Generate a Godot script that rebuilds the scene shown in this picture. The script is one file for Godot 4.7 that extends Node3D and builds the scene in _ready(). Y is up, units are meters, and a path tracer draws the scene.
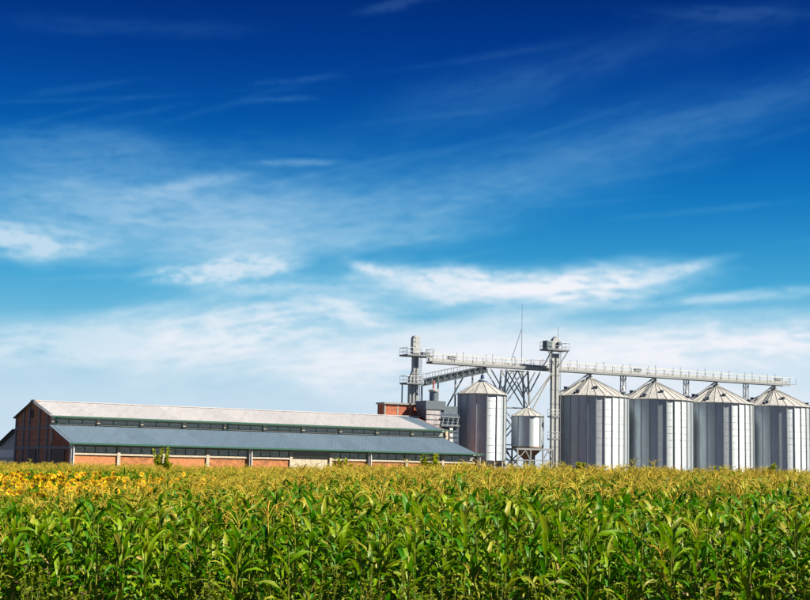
extends Node3D
# A grain store with steel silos behind a field of maize and sunflowers.
# Ground axes of the site: u runs along the warehouse front, v away from the camera across it, h is up.

const CAM_H := 3.0
const FOCAL := 1400.0            # pixels, for a picture 810 wide and 600 high
var EU := Vector3(0.866635, 0, -0.498943)
var EV := Vector3(-0.498943, 0, -0.866635)
var ORIGIN := Vector3(-40.2018, 0, -172.0)
var SITE := Basis()
var taken := {}
var M := {}
var grain_tex: ImageTexture
var blotch_tex: ImageTexture
var streak_tex: ImageTexture
var weak_tex: ImageTexture

# ---------------------------------------------------------------- small helpers

func site(u: float, v: float, h := 0.0) -> Vector3:
	return ORIGIN + EU * u + EV * v + Vector3(0, h, 0)

func numbered(called: String) -> String:
	if not taken.has(called):
		taken[called] = 0
		return called
	taken[called] += 1
	return "%s_%03d" % [called, taken[called]]

func tag(o: Node, label: String, category: String, group := "", kind := "") -> void:
	if label: o.set_meta("label", label)
	if category: o.set_meta("category", category)
	if group: o.set_meta("group", group)
	if kind: o.set_meta("kind", kind)

func thing(called: String, label: String, category: String, u: float, v: float, h := 0.0, group := "") -> Node3D:
	var o := Node3D.new()
	o.name = numbered(called)
	add_child(o)
	o.transform = Transform3D(SITE, site(u, v, h))
	tag(o, label, category, group)
	return o

func newst() -> SurfaceTool:
	var st := SurfaceTool.new()
	st.begin(Mesh.PRIMITIVE_TRIANGLES)
	return st

func put(called: String, mesh: Mesh, m: Material, parent: Node, at := Transform3D()) -> MeshInstance3D:
	var o := MeshInstance3D.new()
	o.name = called
	o.mesh = mesh
	o.material_override = m
	parent.add_child(o, true)
	o.transform = at
	return o

func part(called: String, st: SurfaceTool, m: Material, parent: Node, at := Transform3D()) -> MeshInstance3D:
	return put(called, st.commit(), m, parent, at)

func quad(st: SurfaceTool, a: Vector3, b: Vector3, c: Vector3, d: Vector3, n: Vector3) -> void:
	if (b - a).cross(c - a).dot(n) > 0.0:
		var t := b
		b = d
		d = t
	for p in [a, b, c, a, c, d]:
		st.set_normal(n)
		st.add_vertex(p)

func box_at(st: SurfaceTool, xf: Transform3D, size: Vector3) -> void:
	var s := size * 0.5
	var bx := [xf.basis.x.normalized(), xf.basis.y.normalized(), xf.basis.z.normalized()]
	var ext := [s.x, s.y, s.z]
	for k in 3:
		for sg in [-1.0, 1.0]:
			var n: Vector3 = bx[k] * sg
			var o: Vector3 = xf.origin + n * float(ext[k])
			var p: Vector3 = bx[(k + 1) % 3] * float(ext[(k + 1) % 3])
			var q: Vector3 = bx[(k + 2) % 3] * float(ext[(k + 2) % 3])
			quad(st, o - p - q, o + p - q, o + p + q, o - p + q, n)

func box(st: SurfaceTool, lo: Vector3, hi: Vector3) -> void:
	box_at(st, Transform3D(Basis(), (lo + hi) * 0.5), (hi - lo).abs())

func beam(st: SurfaceTool, a: Vector3, b: Vector3, w: float, h := -1.0) -> void:
	if h < 0.0: h = w
	var d := (b - a).normalized()
	var up := Vector3.UP if absf(d.y) < 0.95 else Vector3.RIGHT
	var x := d.cross(up).normalized()
	var y := x.cross(d).normalized()
	box_at(st, Transform3D(Basis(x, y, d), (a + b) * 0.5), Vector3(w, h, a.distance_to(b)))

func tube(st: SurfaceTool, a: Vector3, b: Vector3, ra: float, rb := -1.0, n := 8) -> void:
	if rb < 0.0: rb = ra
	var d := (b - a).normalized()
	var up := Vector3.UP if absf(d.y) < 0.9 else Vector3.RIGHT
	var x := d.cross(up).normalized()
	var y := x.cross(d).normalized()
	for i in n:
		var t0 := TAU * i / n
		var t1 := TAU * (i + 1) / n
		var n0 := x * cos(t0) + y * sin(t0)
		var n1 := x * cos(t1) + y * sin(t1)
		var v := [a + n0 * ra, a + n1 * ra, b + n1 * rb, b + n0 * rb]
		var nn := [n0, n1, n1, n0]
		var order := [0, 1, 2, 0, 2, 3]
		if ((v[1] as Vector3) - v[0]).cross((v[2] as Vector3) - v[0]).dot(n0 + n1) > 0.0 or ((v[2] as Vector3) - v[0]).cross((v[3] as Vector3) - v[0]).dot(n0 + n1) > 0.0:
			order = [0, 2, 1, 0, 3, 2]
		for k in order:
			st.set_normal(nn[k])
			st.add_vertex(v[k])

func lathe(st: SurfaceTool, c: Vector3, prof: Array, n := 16) -> void:
	for j in prof.size() - 1:
		var p: Vector2 = prof[j]
		var q: Vector2 = prof[j + 1]
		var sl := Vector2(q.y - p.y, p.x - q.x).normalized()
		for i in n:
			var t0 := TAU * i / n
			var t1 := TAU * (i + 1) / n
			var d0 := Vector3(cos(t0), 0, sin(t0))
			var d1 := Vector3(cos(t1), 0, sin(t1))
			var n0 := (d0 * sl.x + Vector3.UP * sl.y).normalized()
			var n1 := (d1 * sl.x + Vector3.UP * sl.y).normalized()
			var v := [c + d0 * p.x + Vector3.UP * p.y, c + d1 * p.x + Vector3.UP * p.y, c + d1 * q.x + Vector3.UP * q.y, c + d0 * q.x + Vector3.UP * q.y]
			var nn := [n0, n1, n1, n0]
			var cr: Vector3 = ((v[1] as Vector3) - v[0]).cross((v[2] as Vector3) - v[0]) + ((v[2] as Vector3) - v[0]).cross((v[3] as Vector3) - v[0])
			var order := [0, 1, 2, 0, 2, 3] if cr.dot(n0 + n1) < 0.0 else [0, 2, 1, 0, 3, 2]
			for k in order:
				st.set_normal(nn[k])
				st.add_vertex(v[k])

func one_box(called: String, lo: Vector3, hi: Vector3, m: Material, parent: Node) -> MeshInstance3D:
	var st := newst()
	box(st, lo, hi)
	return part(called, st, m, parent)

# polygon in the x-y plane pulled along z, from z0 to z1
func prism(st: SurfaceTool, poly: PackedVector2Array, z0: float, z1: float) -> void:
	var idx := Geometry2D.triangulate_polygon(poly)
	for zz in [[z0, -1.0 if z0 < z1 else 1.0], [z1, 1.0 if z0 < z1 else -1.0]]:
		var n := Vector3(0, 0, zz[1])
		for k in range(0, idx.size(), 3):
			var t := []
			for j in 3: t.append(Vector3(poly[idx[k + j]].x, poly[idx[k + j]].y, zz[0]))
			if ((t[1] as Vector3) - t[0]).cross((t[2] as Vector3) - t[0]).dot(n) > 0.0: t = [t[0], t[2], t[1]]
			for p in t:
				st.set_normal(n)
				st.add_vertex(p)
	var area := 0.0
	for i in poly.size():
		var a := poly[i]
		var b := poly[(i + 1) % poly.size()]
		area += a.x * b.y - b.x * a.y
	for i in poly.size():
		var a := poly[i]
		var b := poly[(i + 1) % poly.size()]
		var e := (b - a).normalized()
		var n := Vector3(e.y, -e.x, 0) * signf(area)
		quad(st, Vector3(a.x, a.y, z0), Vector3(b.x, b.y, z0), Vector3(b.x, b.y, z1), Vector3(a.x, a.y, z1), n)

# ---------------------------------------------------------------- materials

func noise_image(size: int, freq: float, oct: int, lo: float, hi: float, sd: int, stretch := Vector2.ONE) -> ImageTexture:
	var n := FastNoiseLite.new()
	n.seed = sd
	n.noise_type = FastNoiseLite.TYPE_SIMPLEX_SMOOTH
	n.frequency = freq
	n.fractal_octaves = oct
	var im := Image.create(size, size, false, Image.FORMAT_RGB8)
	for y in size:
		for x in size:
			var a := float(x) / size
			var b := float(y) / size
			# round a torus, so that the picture repeats without a seam
			var ca := Vector2(cos(TAU * a), sin(TAU * a)) * size / TAU * stretch.x
			var cb := Vector2(cos(TAU * b), sin(TAU * b)) * size / TAU * stretch.y
			var k := n.get_noise_3d(ca.x + cb.x * 0.73, ca.y + cb.y, cb.x - ca.y * 0.41)
			k = clampf(k * 0.85 + 0.5, 0.0, 1.0)
			var g := lerpf(lo, hi, k)
			im.set_pixel(x, y, Color(g, g, g))
	return ImageTexture.create_from_image(im)

func mat(called: String, c: Color, rough: float, metal := 0.0, tex: Texture2D = null, scale := 0.2) -> StandardMaterial3D:
	var m := StandardMaterial3D.new()
	m.resource_name = called
	m.albedo_color = c.linear_to_srgb()
	m.roughness = rough
	m.metallic = metal
	if tex:
		m.albedo_texture = tex
		m.uv1_triplanar = true
		m.uv1_world_triplanar = true
		m.uv1_scale = Vector3.ONE * scale
	M[called] = m
	return m

func make_materials() -> void:
	grain_tex = noise_image(128, 0.11, 4, 0.72, 1.0, 3)
	blotch_tex = noise_image(128, 0.045, 5, 0.62, 1.0, 5)
	streak_tex = noise_image(128, 0.06, 4, 0.66, 1.0, 9, Vector2(2.2, 0.25))
	weak_tex = noise_image(128, 0.06, 4, 0.86, 1.0, 9, Vector2(2.2, 0.25))
	mat("brick_orange", Color(0.49, 0.195, 0.075), 0.9, 0.0, blotch_tex, 0.35)  # orange brick of the front panels and the rear wall
	mat("brick_pale", Color(0.52, 0.215, 0.09), 0.9, 0.0, grain_tex, 0.5)
	mat("brick_red", Color(0.42, 0.13, 0.07), 0.9, 0.0, blotch_tex, 0.3)
	mat("brick_lifted", Color(0.53, 0.225, 0.115), 0.9, 0.0, blotch_tex, 0.4)  # gable brick, colour lightened to make up for weak fill light in the shade
	mat("concrete", Color(0.33, 0.32, 0.30), 0.9, 0.0, grain_tex, 0.4)
	mat("concrete_pale", Color(0.52, 0.47, 0.38), 0.9, 0.0, grain_tex, 0.4)
	mat("concrete_grey", Color(0.26, 0.27, 0.28), 0.9, 0.0, grain_tex, 0.4)
	mat("white_paint", Color(0.70, 0.70, 0.69), 0.6, 0.0, grain_tex, 0.6)
	mat("door_paint", Color(0.55, 0.50, 0.38), 0.7, 0.0, streak_tex, 0.4)
	mat("door_wood", Color(0.16, 0.10, 0.075), 0.8, 0.0, streak_tex, 0.5)
	mat("green_paint", Color(0.016, 0.085, 0.062), 0.5)
	mat("roof_pale", Color(0.385, 0.39, 0.425), 0.55, 0.0, weak_tex, 0.2)
	mat("roof_pale_b", Color(0.365, 0.37, 0.405), 0.55, 0.0, weak_tex, 0.2)
	mat("roof_pale_c", Color(0.41, 0.415, 0.445), 0.5, 0.0, weak_tex, 0.2)
	mat("roof_slate", Color(0.095, 0.15, 0.215), 0.6, 0.0, weak_tex, 0.15)
	mat("roof_slate_b", Color(0.085, 0.138, 0.20), 0.6, 0.0, weak_tex, 0.15)
	mat("trim_dark", Color(0.06, 0.08, 0.10), 0.6)
	mat("glass", Color(0.38, 0.40, 0.37), 0.25, 0.0, blotch_tex, 0.5)
	M.glass.metallic_specular = 0.7
	mat("dark_inside", Color(0.02, 0.02, 0.02), 0.9)
	mat("steel_wall", Color(0.42, 0.49, 0.56), 0.43, 0.55, weak_tex, 0.15)
	mat("steel_wall_b", Color(0.38, 0.45, 0.52), 0.43, 0.55, weak_tex, 0.15)
	mat("steel_wall_c", Color(0.46, 0.525, 0.585), 0.43, 0.55, weak_tex, 0.15)
	mat("steel_rib", Color(0.30, 0.33, 0.35), 0.5, 0.6)
	mat("steel_roof", Color(0.44, 0.45, 0.455), 0.5, 0.1, grain_tex, 0.2)
	mat("steel_roof_b", Color(0.40, 0.41, 0.42), 0.5, 0.1, grain_tex, 0.2)
	mat("steel_seam", Color(0.34, 0.35, 0.35), 0.5, 0.4)
	mat("galvanised", Color(0.33, 0.36, 0.39), 0.45, 0.5, grain_tex, 0.6)
	mat("galvanised_pale", Color(0.40, 0.425, 0.45), 0.5, 0.3, grain_tex, 0.6)
	mat("steel_dark", Color(0.075, 0.10, 0.13), 0.55, 0.2)
	mat("steel_blue", Color(0.12, 0.17, 0.22), 0.5, 0.2, streak_tex, 0.3)
	mat("cladding_pale", Color(0.45, 0.45, 0.49), 0.5, 0.3, streak_tex, 0.3)
	mat("cladding_dark", Color(0.07, 0.11, 0.16), 0.5, 0.2, streak_tex, 0.3)
	mat("blue_paint", Color(0.03, 0.07, 0.18), 0.45)
	mat("red_paint", Color(0.36, 0.09, 0.05), 0.5)
	mat("hopper_rust", Color(0.24, 0.16, 0.10), 0.7, 0.1, blotch_tex, 0.5)
	mat("spout_cream", Color(0.40, 0.39, 0.36), 0.6, 0.1)
	mat("soil", Color(0.09, 0.065, 0.045), 1.0, 0.0, blotch_tex, 0.3)
	for a in [["leaf", 0.46, 0.68], ["petal", 0.6, 0.5], ["tassel", 0.7, 0.35], ["bark", 0.8, 0.0]]:
		var m := mat(a[0], Color.WHITE, a[1])
		m.vertex_color_use_as_albedo = true
		m.cull_mode = BaseMaterial3D.CULL_DISABLED
		if float(a[2]) > 0.0:
			m.backlight_enabled = true
			m.metallic_specular = 0.32
			m.backlight = Color(float(a[2]) * 0.85, float(a[2]), float(a[2]) * 0.4).linear_to_srgb()

# ---------------------------------------------------------------- sky

const SKY_W := 4096
const SKY_H := 2048
const SKY_BAND := 420            # rows above the horizon that hold clouds
var cover := PackedFloat32Array()

# px: 24.43 photograph pixels make one degree; x from the middle of the view, y up from the horizon
func wisp(x: float, y: float, half_l: float, half_h: float, tilt: float, strength: float, rough: float, n: FastNoiseLite, ridge: FastNoiseLite, shift: float) -> void:
	var k := 24.43 * 360.0 / SKY_W
	var fine := clampf(130.0 / half_l, 0.75, 2.6)
	var curl := sin(shift * 12.7) * 0.12 / half_l
	var ca := cos(deg_to_rad(tilt))
	var sa := sin(deg_to_rad(tilt))
	var ry := absf(half_l * sa) * 1.5 + half_h * 1.9
	var rx := absf(half_l * ca) * 1.5 + half_h * 1.9
	for j in range(maxi(0, int((y - ry) / k)), mini(SKY_BAND, int((y + ry) / k) + 1)):
		var dy := j * k - y
		for i in range(int((x - rx) / k), int((x + rx) / k) + 1):
			var dx := i * k - x
			var a := (dx * ca + dy * sa) / half_l
			var b := (-dx * sa + dy * ca) / half_h
			if a * a + b * b > 4.5: continue
			var lx := dx * ca + dy * sa
			var ly := -dx * sa + dy * ca + lx * lx * curl
			var nx := lx * fine + shift * 137.0
			var ny := ly * fine * 3.4 + shift * 91.0
			var q := n.get_noise_2d(nx, ny)
			var q2 := n.get_noise_2d(nx * 0.37 + 500.0, ny * 0.30 - 200.0)
			var rg := ridge.get_noise_2d(nx * 0.8 + q2 * 30.0, ny * 1.5 + q * 22.0)
			var d := sqrt(a * a + b * b) + q2 * 0.8 * rough + q * 0.25 * rough
			if d > 1.2: continue
			var f := 1.0 - smoothstep(-0.15, 1.2, d)
			var fb := n.get_noise_2d(nx * 3.1 + 90.0, ny * 4.6)
			var al := strength * clampf(f * (1.0 + (q * 1.3 + rg * 0.7 + fb * 0.9) * rough), 0.0, 1.0)
			var col := posmod(i, SKY_W)   # column 0 faces -z
			var at := j * SKY_W + col
			cover[at] = 1.0 - (1.0 - cover[at]) * (1.0 - al)

func make_sky() -> ImageTexture:
	cover.resize(SKY_W * SKY_BAND)
	var n := FastNoiseLite.new()
	n.seed = 21
	n.noise_type = FastNoiseLite.TYPE_SIMPLEX_SMOOTH
	n.frequency = 0.011
	n.fractal_octaves = 6
	n.fractal_gain = 0.55
	n.domain_warp_enabled = true
	n.domain_warp_amplitude = 26.0
	n.domain_warp_frequency = 0.012
	var ridge := FastNoiseLite.new()
	ridge.seed = 8
	ridge.noise_type = FastNoiseLite.TYPE_SIMPLEX_SMOOTH
	ridge.fractal_type = FastNoiseLite.FRACTAL_RIDGED
	ridge.frequency = 0.014
	ridge.fractal_octaves = 4
	# clouds of the view: x, y in photograph pixels, half length, half height, tilt, strength, raggedness
	var seen := [
		[30, 254, 130, 26, -2, .68, .8], [120, 220, 260, 56, -3, .42, .5], [222, 274, 90, 15, 6, .74, .9], [262, 290, 44, 8, 4, .5, .8],
		[175, 192, 80, 9, 14, .30, .6], [120, 320, 80, 9, 13, .34, .7], [60, 352, 200, 30, 2, .60, .7], [265, 330, 180, 60, 6, .84, .6],
		[420, 366, 280, 40, 0, .84, .6], [285, 166, 84, 4, 2, .24, .8], [272, 104, 44, 4, 5, .13, .8], [280, 86, 54, 4, 7, .10, .8],
		[385, 10, 60, 7, 12, .12, .9], [160, 180, 230, 60, 4, .17, .6], [560, 165, 330, 56, 12, .13, .5], [330, 222, 320, 62, 9, .30, .5],
		[368, 271, 36, 8, -14, .72, .7], [440, 282, 85, 19, -8, .8, .9], [545, 289, 175, 28, 0, 1.0, .65], [675, 277, 70, 9, 14, .55, .6],
		[710, 305, 160, 8, 4, .55, .7], [690, 354, 340, 46, 0, 1.0, .4], [480, 326, 170, 11, 9, .5, .7], [520, 350, 190, 24, 3, .6, .6],
		[600, 66, 280, 30, 12, .06, .7], [470, 112, 200, 34, 16, .075, .7], [735, 32, 110, 9, -4, .09, .9], [690, 130, 260, 24, 14, .09, .9],
		[110, 40, 160, 12, 2, .06, .9], [690, 412, 380, 62, 0, .86, .2], [150, 398, 300, 26, 0, .22, .4], [50, 160, 150, 28, 4, .16, .9],
		[420, 240, 120, 12, 6, .22, .8], [250, 250, 160, 16, 8, .25, .8],
	]
	var s := 0.0
	for c in seen:
		s += 1.0
		var x := float(c[0]) - 405.0
		wisp(x, 459.0 + 0.021 * float(c[0]) - float(c[1]), c[2], c[3], float(c[4]) + 0.6, c[5], c[6], n, ridge, s)
	# the same kinds of cloud all the way round
	var rng := RandomNumberGenerator.new()
	rng.seed = 77
	for i in 11 * 30:   # thin fanned filaments of cirrus
		s += 1.0
		var fy := rng.randf_range(120, 420)
		wisp(i / 30.0 * 796.0 + rng.randf_range(-100, 100), fy, rng.randf_range(50, 190), rng.randf_range(2.0, 5.5), rng.randf_range(3, 19), rng.randf_range(0.04, 0.13) * lerpf(1.1, 0.4, (fy - 120.0) / 300.0), 0.8, n, ridge, s)
	for sector in range(1, 11):
		var off := sector * 796.0
		for c in seen:
			s += 1.0
			var x := float(c[0]) - 405.0 + off + rng.randf_range(-260, 260)
			# clouds of other directions stay clear of the view's own
			x = wrapf(x, -4397.0, 4397.0)
			if absf(x) < 430.0 + float(c[2]) * 1.3: x = signf(x) * (430.0 + float(c[2]) * 1.3 + rng.randf() * 200.0)
			wisp(x, clampf(467.0 - float(c[1]) + rng.randf_range(-25, 25), 10, 600), float(c[2]) * rng.randf_range(0.7, 1.3), c[3], float(c[4]) * rng.randf_range(-0.4, 1.2), c[5], c[6], n, ridge, s)
	# clear air, by pixels above the horizon
	var stops := [[0, 214, 228, 240], [60, 188, 216, 235], [100, 160, 206, 230], [140, 112, 186, 221], [180, 74, 168, 214], [220, 48, 146, 203], [270, 20, 118, 190], [330, 7, 90, 171], [400, 2, 62, 146], [467, 2, 46, 122], [640, 1, 45, 118], [2200, 0, 40, 108]]
	var im := Image.create(SKY_W, SKY_H, false, Image.FORMAT_RGBF)
	im.fill(Color(0.10, 0.10, 0.05))
	var k := 24.43 * 360.0 / SKY_W
	var white := Color8(241, 243, 250)
	for j in SKY_H / 2:
		var y := j * k
		var base := Color8(0, 40, 108)
		for t in stops.size() - 1:
			if y >= float(stops[t][0]) and y < float(stops[t + 1][0]):
				var w := (y - float(stops[t][0])) / (float(stops[t + 1][0]) - float(stops[t][0]))
				base = Color8(stops[t][1], stops[t][2], stops[t][3]).lerp(Color8(stops[t + 1][1], stops[t + 1][2], stops[t + 1][3]), w)
		var bl := base.srgb_to_linear()
		var row := SKY_H / 2 - 1 - j
		im.fill_rect(Rect2i(0, row, SKY_W, 1), bl)
		if j < SKY_BAND:
			for i in SKY_W:
				var al := cover[j * SKY_W + i]
				if al > 0.002: im.set_pixel(i, row, base.lerp(white, al).srgb_to_linear())
	return ImageTexture.create_from_image(im)

# ---------------------------------------------------------------- warehouse

const BAY := 5.9
# ribbed sheet: x from 0 to w, falling from (y 0, z 0) to (y -rise, z run); ribs stand up from a flat underside
func ribbed(w: float, run: float, rise: float, pitch := 0.33) -> ArrayMesh:
	var st := newst()
	var along := Vector3(0, -rise, run)
	var n := Vector3(0, run, rise).normalized()
	var pts := []
	var c := int(w / pitch)
	for i in c:
		var x := i * w / c
		var p := w / c
		pts.append([x, 0.05])
		pts.append([x + p * 0.62, 0.05])
		pts.append([x + p * 0.70, 0.082])
		pts.append([x + p * 0.90, 0.082])
		pts.append([x + p * 0.98, 0.05])
	pts.append([w, 0.05])
	for i in pts.size() - 1:
		var a := Vector3(pts[i][0], 0, 0) + n * float(pts[i][1])
		var b := Vector3(pts[i + 1][0], 0, 0) + n * float(pts[i + 1][1])
		var nn := (b - a).cross(along).normalized()
		if nn.y < 0.0: nn = -nn
		quad(st, a, b, b + along, a + along, nn)
		quad(st, Vector3(a.x, 0, 0) + along, Vector3(b.x, 0, 0) + along, b + along, a + along, along.normalized())
	quad(st, Vector3.ZERO, Vector3(w, 0, 0), Vector3(w, 0, 0) + along, along, -n)
	quad(st, Vector3.ZERO, n * 0.05, n * 0.05 + along, along, Vector3.LEFT)
	quad(st, Vector3(w, 0, 0), Vector3(w, 0, 0) + n * 0.05, Vector3(w, 0, 0) + n * 0.05 + along, Vector3(w, 0, 0) + along, Vector3.RIGHT)
	return st.commit()

func window_strip(b: Node3D, x0: float, x1: float, y0: float, y1: float, z: float, panes: int) -> void:
	var fr := newst()
	var t := 0.09
	box(fr, Vector3(x0, y0, z - 0.06), Vector3(x1, y0 + t, z + 0.06))
	box(fr, Vector3(x0, y1 - t, z - 0.06), Vector3(x1, y1, z + 0.06))
	for i in panes + 1:
		var x := lerpf(x0 + t * 0.5, x1 - t * 0.5, float(i) / panes)
		box(fr, Vector3(x - t * 0.5, y0 + t, z - 0.055), Vector3(x + t * 0.5, y1 - t, z + 0.055))
	var w := part("window", fr, M.green_paint, b)
	for i in panes:
		var xa := lerpf(x0 + t * 0.5, x1 - t * 0.5, float(i) / panes) + t * 0.5
		var xb := lerpf(x0 + t * 0.5, x1 - t * 0.5, float(i + 1) / panes) - t * 0.5
		one_box("pane", Vector3(xa, y0 + t, z - 0.02), Vector3(xb, y1 - t, z + 0.01), M.glass, w)

func warehouse() -> void:
	var b := thing("grain_warehouse", "long brick grain warehouse with pale upper roof and dark blue lower roof", "warehouse", 0, 0)
	var L := 59.0
	var rng := RandomNumberGenerator.new()
	rng.seed = 4
	# in local axes z = -v. Front aisle v 0..8.7, nave 8.7..26.7, rear aisle 26.7..35.4
	# front wall, bay by bay
	for i in 10:
		var x0 := i * BAY
		var x1 := x0 + BAY
		if i == 5:
			one_box("lintel", Vector3(x0 + 0.2, 4.30, -0.30), Vector3(x1 - 0.2, 4.95, -0.02), M.concrete, b)
			for k in 2:
				var d := newst()
				var xa := x0 + 0.25 + k * 2.71
				box(d, Vector3(xa, 0.02, -0.22), Vector3(xa + 2.68, 4.28, -0.14))
				var dd := part("door", d, M.door_paint, b)
				for yy in [0.1, 2.1, 4.1]: one_box("door_rail", Vector3(xa + 0.08, yy, -0.138), Vector3(xa + 2.6, yy + 0.12, -0.10), M.door_paint, dd)
				one_box("handle", Vector3(xa + (2.4 if k == 0 else 0.2), 1.2, -0.098), Vector3(xa + (2.5 if k == 0 else 0.3), 1.6, -0.04), M.steel_dark, dd)
		else:
			one_box("brick_panel", Vector3(x0 + 0.2, 0, -0.34), Vector3(x1 - 0.2, 3.72, -0.10), M.brick_orange if rng.randf() < 0.6 else M.brick_pale, b)
			one_box("sill", Vector3(x0 + 0.2, 3.72, -0.36), Vector3(x1 - 0.2, 3.95, 0.02), M.concrete_pale, b)
			window_strip(b, x0 + 0.2, x1 - 0.2, 3.95, 4.86, -0.24, 4)
			one_box("lintel", Vector3(x0 + 0.2, 4.86, -0.36), Vector3(x1 - 0.2, 5.1, -0.06), M.concrete, b)
	for i in 11:
		var x := i * BAY
		var big: bool = i in [0, 4, 7, 10]
		var m: Material = M.white_paint if big else M.concrete_pale
		var pz := 0.30 if big else 0.06
		one_box("post", Vector3(x - 0.2, 0, -0.38), Vector3(x + 0.2, 5.05 if big else 4.86, pz), m, b)
		if big:
			var dp := newst()
			tube(dp, Vector3(x + 0.05, 0.1, 0.38), Vector3(x + 0.05, 5.0, 0.38), 0.075)
			part("downpipe", dp, M.white_paint, b)
	# clerestory
	var zc := -8.7
	for i in 10:
		var x0 := i * BAY
		var x1 := x0 + BAY
		one_box("upper_wall", Vector3(x0 + 0.22, 5.2, zc - 0.3), Vector3(x1 - 0.22, 7.62, zc - 0.08), M.concrete, b)
		window_strip(b, x0 + 0.22, x1 - 0.22, 7.62, 8.32, zc - 0.18, 3)
		one_box("lintel", Vector3(x0 + 0.22, 8.32, zc - 0.3), Vector3(x1 - 0.22, 8.72, zc - 0.04), M.concrete_pale, b)
	for i in 11:
		one_box("post", Vector3(i * BAY - 0.22, 5.0, zc - 0.34), Vector3(i * BAY + 0.22, 8.7, zc + 0.1), M.concrete_pale, b)
	# roofs: panels half a bay wide
	var pitch_main := 2.05
	var main := ribbed(BAY * 0.5 - 0.02, 9.55, 2.17)
	var aisle := ribbed(BAY * 0.5 - 0.02, 9.15, 2.28)
	var main_back := ribbed(BAY * 0.5 - 0.02, 9.05, 2.06)
	for i in 21:
		var x := -0.55 + i * (L + 1.1) / 20.35
		if i == 20: break
		var pal := [M.roof_pale, M.roof_pale_b, M.roof_pale_c]
		put("roof_panel", main, pal[rng.randi() % 3] if i < 19 else M.roof_slate, b, Transform3D(Basis(), Vector3(x, 10.72, -17.7)))
		put("roof_panel", main_back, pal[rng.randi() % 3], b, Transform3D(Basis(Vector3.UP, PI), Vector3(x + BAY * 0.5 - 0.02, 10.72, -17.7)))
		var sl := [M.roof_slate, M.roof_slate_b]
		put("roof_panel", aisle, sl[rng.randi() % 2], b, Transform3D(Basis(), Vector3(x, 7.42, -8.66)))
		put("roof_panel", aisle, sl[rng.randi() % 2], b, Transform3D(Basis(Vector3.UP, PI), Vector3(x + BAY * 0.5 - 0.02, 7.10, -26.74)))
	var rc := newst()
	box_at(rc, Transform3D(Basis(), Vector3(L * 0.5, 10.86, -17.7)), Vector3(L + 1.1, 0.12, 0.4))
	part("ridge_cap", rc, M.roof_pale_c, b)
	for g in [[8.45, -8.02, 0.2], [4.98, 0.5, 0.2]]:
		var gs := newst()
		box(gs, Vector3(-0.6, g[0], g[1]), Vector3(L + 0.6, float(g[0]) + float(g[2]), float(g[1]) + 0.2))
		part("gutter", gs, M.green_paint, b)
	for x in [0.0, 4 * BAY]:
		var dp := newst()
		tube(dp, Vector3(x + 0.36, 7.45, zc + 0.2), Vector3(x + 0.36, 8.6, zc + 0.2), 0.11)
		part("downpipe", dp, M.green_paint, b)
	# end walls (u = 0 faces the camera's left; u = L is the far end)
	for e in [[0.0, 1.0], [L, -1.0]]:
		var xe: float = e[0]
		var sg: float = e[1]
		var near_end := sg > 0.0
		# polygons in (z, y), pulled along x
		var turn := Transform3D(Basis(Vector3(0, 0, 1), Vector3(0, 1, 0), Vector3(-1, 0, 0)), Vector3(xe, 0, 0))
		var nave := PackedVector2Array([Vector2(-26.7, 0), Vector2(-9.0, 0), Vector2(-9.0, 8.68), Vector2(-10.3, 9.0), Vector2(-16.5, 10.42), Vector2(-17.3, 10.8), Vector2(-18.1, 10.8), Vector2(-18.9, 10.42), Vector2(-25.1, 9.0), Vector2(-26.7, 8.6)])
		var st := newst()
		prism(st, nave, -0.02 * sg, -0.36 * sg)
		part("gable_wall", st, M.brick_lifted, b, turn)
		st = newst()
		prism(st, PackedVector2Array([Vector2(-8.98, 0), Vector2(-0.4, 0), Vector2(-0.4, 5.15), Vector2(-8.98, 7.28)]), -0.02 * sg, -0.36 * sg)
		part("gable_wall", st, M.brick_red, b, turn)
		st = newst()
		prism(st, PackedVector2Array([Vector2(-35.3, 0), Vector2(-26.72, 0), Vector2(-26.72, 7.0), Vector2(-35.3, 4.9)]), -0.02 * sg, -0.30 * sg)
		part("gable_wall", st, M.steel_blue, b, turn)
		if not near_end: continue
		# frame of columns and beams, proud of the brick, and the parapet trim
		for z in [-26.45, -22.6, -19.8, -14.9, -11.1, -9.2]:
			var top: float = 8.6 + (9.0 - absf(z + 17.7)) * 0.225
			one_box("column", Vector3(-0.16, 0, z - 0.24), Vector3(0.019, top, z + 0.24), M.concrete_grey, b)
		for a in [[-26.21, -22.84], [-22.36, -20.04], [-19.56, -15.14], [-14.66, -11.34], [-10.86, -9.44]]:
			one_box("beam", Vector3(-0.13, 7.05, a[0]), Vector3(0.018, 7.32, a[1]), M.concrete_grey, b)
			one_box("beam", Vector3(-0.13, 4.42, a[0]), Vector3(0.018, 4.75, a[1]), M.concrete_grey, b)
		one_box("beam", Vector3(-0.13, 4.42, -8.94), Vector3(0.018, 4.75, -0.42), M.concrete_grey, b)
		var tr := newst()
		var prev := Vector3.ZERO
		for p in [Vector2(-26.75, 8.66), Vector2(-25.1, 9.08), Vector2(-18.9, 10.52), Vector2(-18.1, 10.9), Vector2(-17.3, 10.9), Vector2(-16.5, 10.52), Vector2(-10.3, 9.08), Vector2(-8.8, 8.74)]:
			var q := Vector3(-0.30, p.y, p.x)
			if prev != Vector3.ZERO: beam(tr, prev, q, 0.30, 0.12)
			prev = q
		part("parapet_cap", tr, M.trim_dark, b)
		var t2 := newst()
		beam(t2, Vector3(-0.12, 7.40, -8.9), Vector3(-0.12, 5.05, 0.45), 0.14, 0.3)
		beam(t2, Vector3(-0.12, 7.10, -26.7), Vector3(-0.12, 4.72, -36.2), 0.14, 0.3)
		part("verge_board", t2, M.trim_dark, b)
		# doors, the small high window, the white sheet of the rear aisle
		var d1 := newst()
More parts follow.
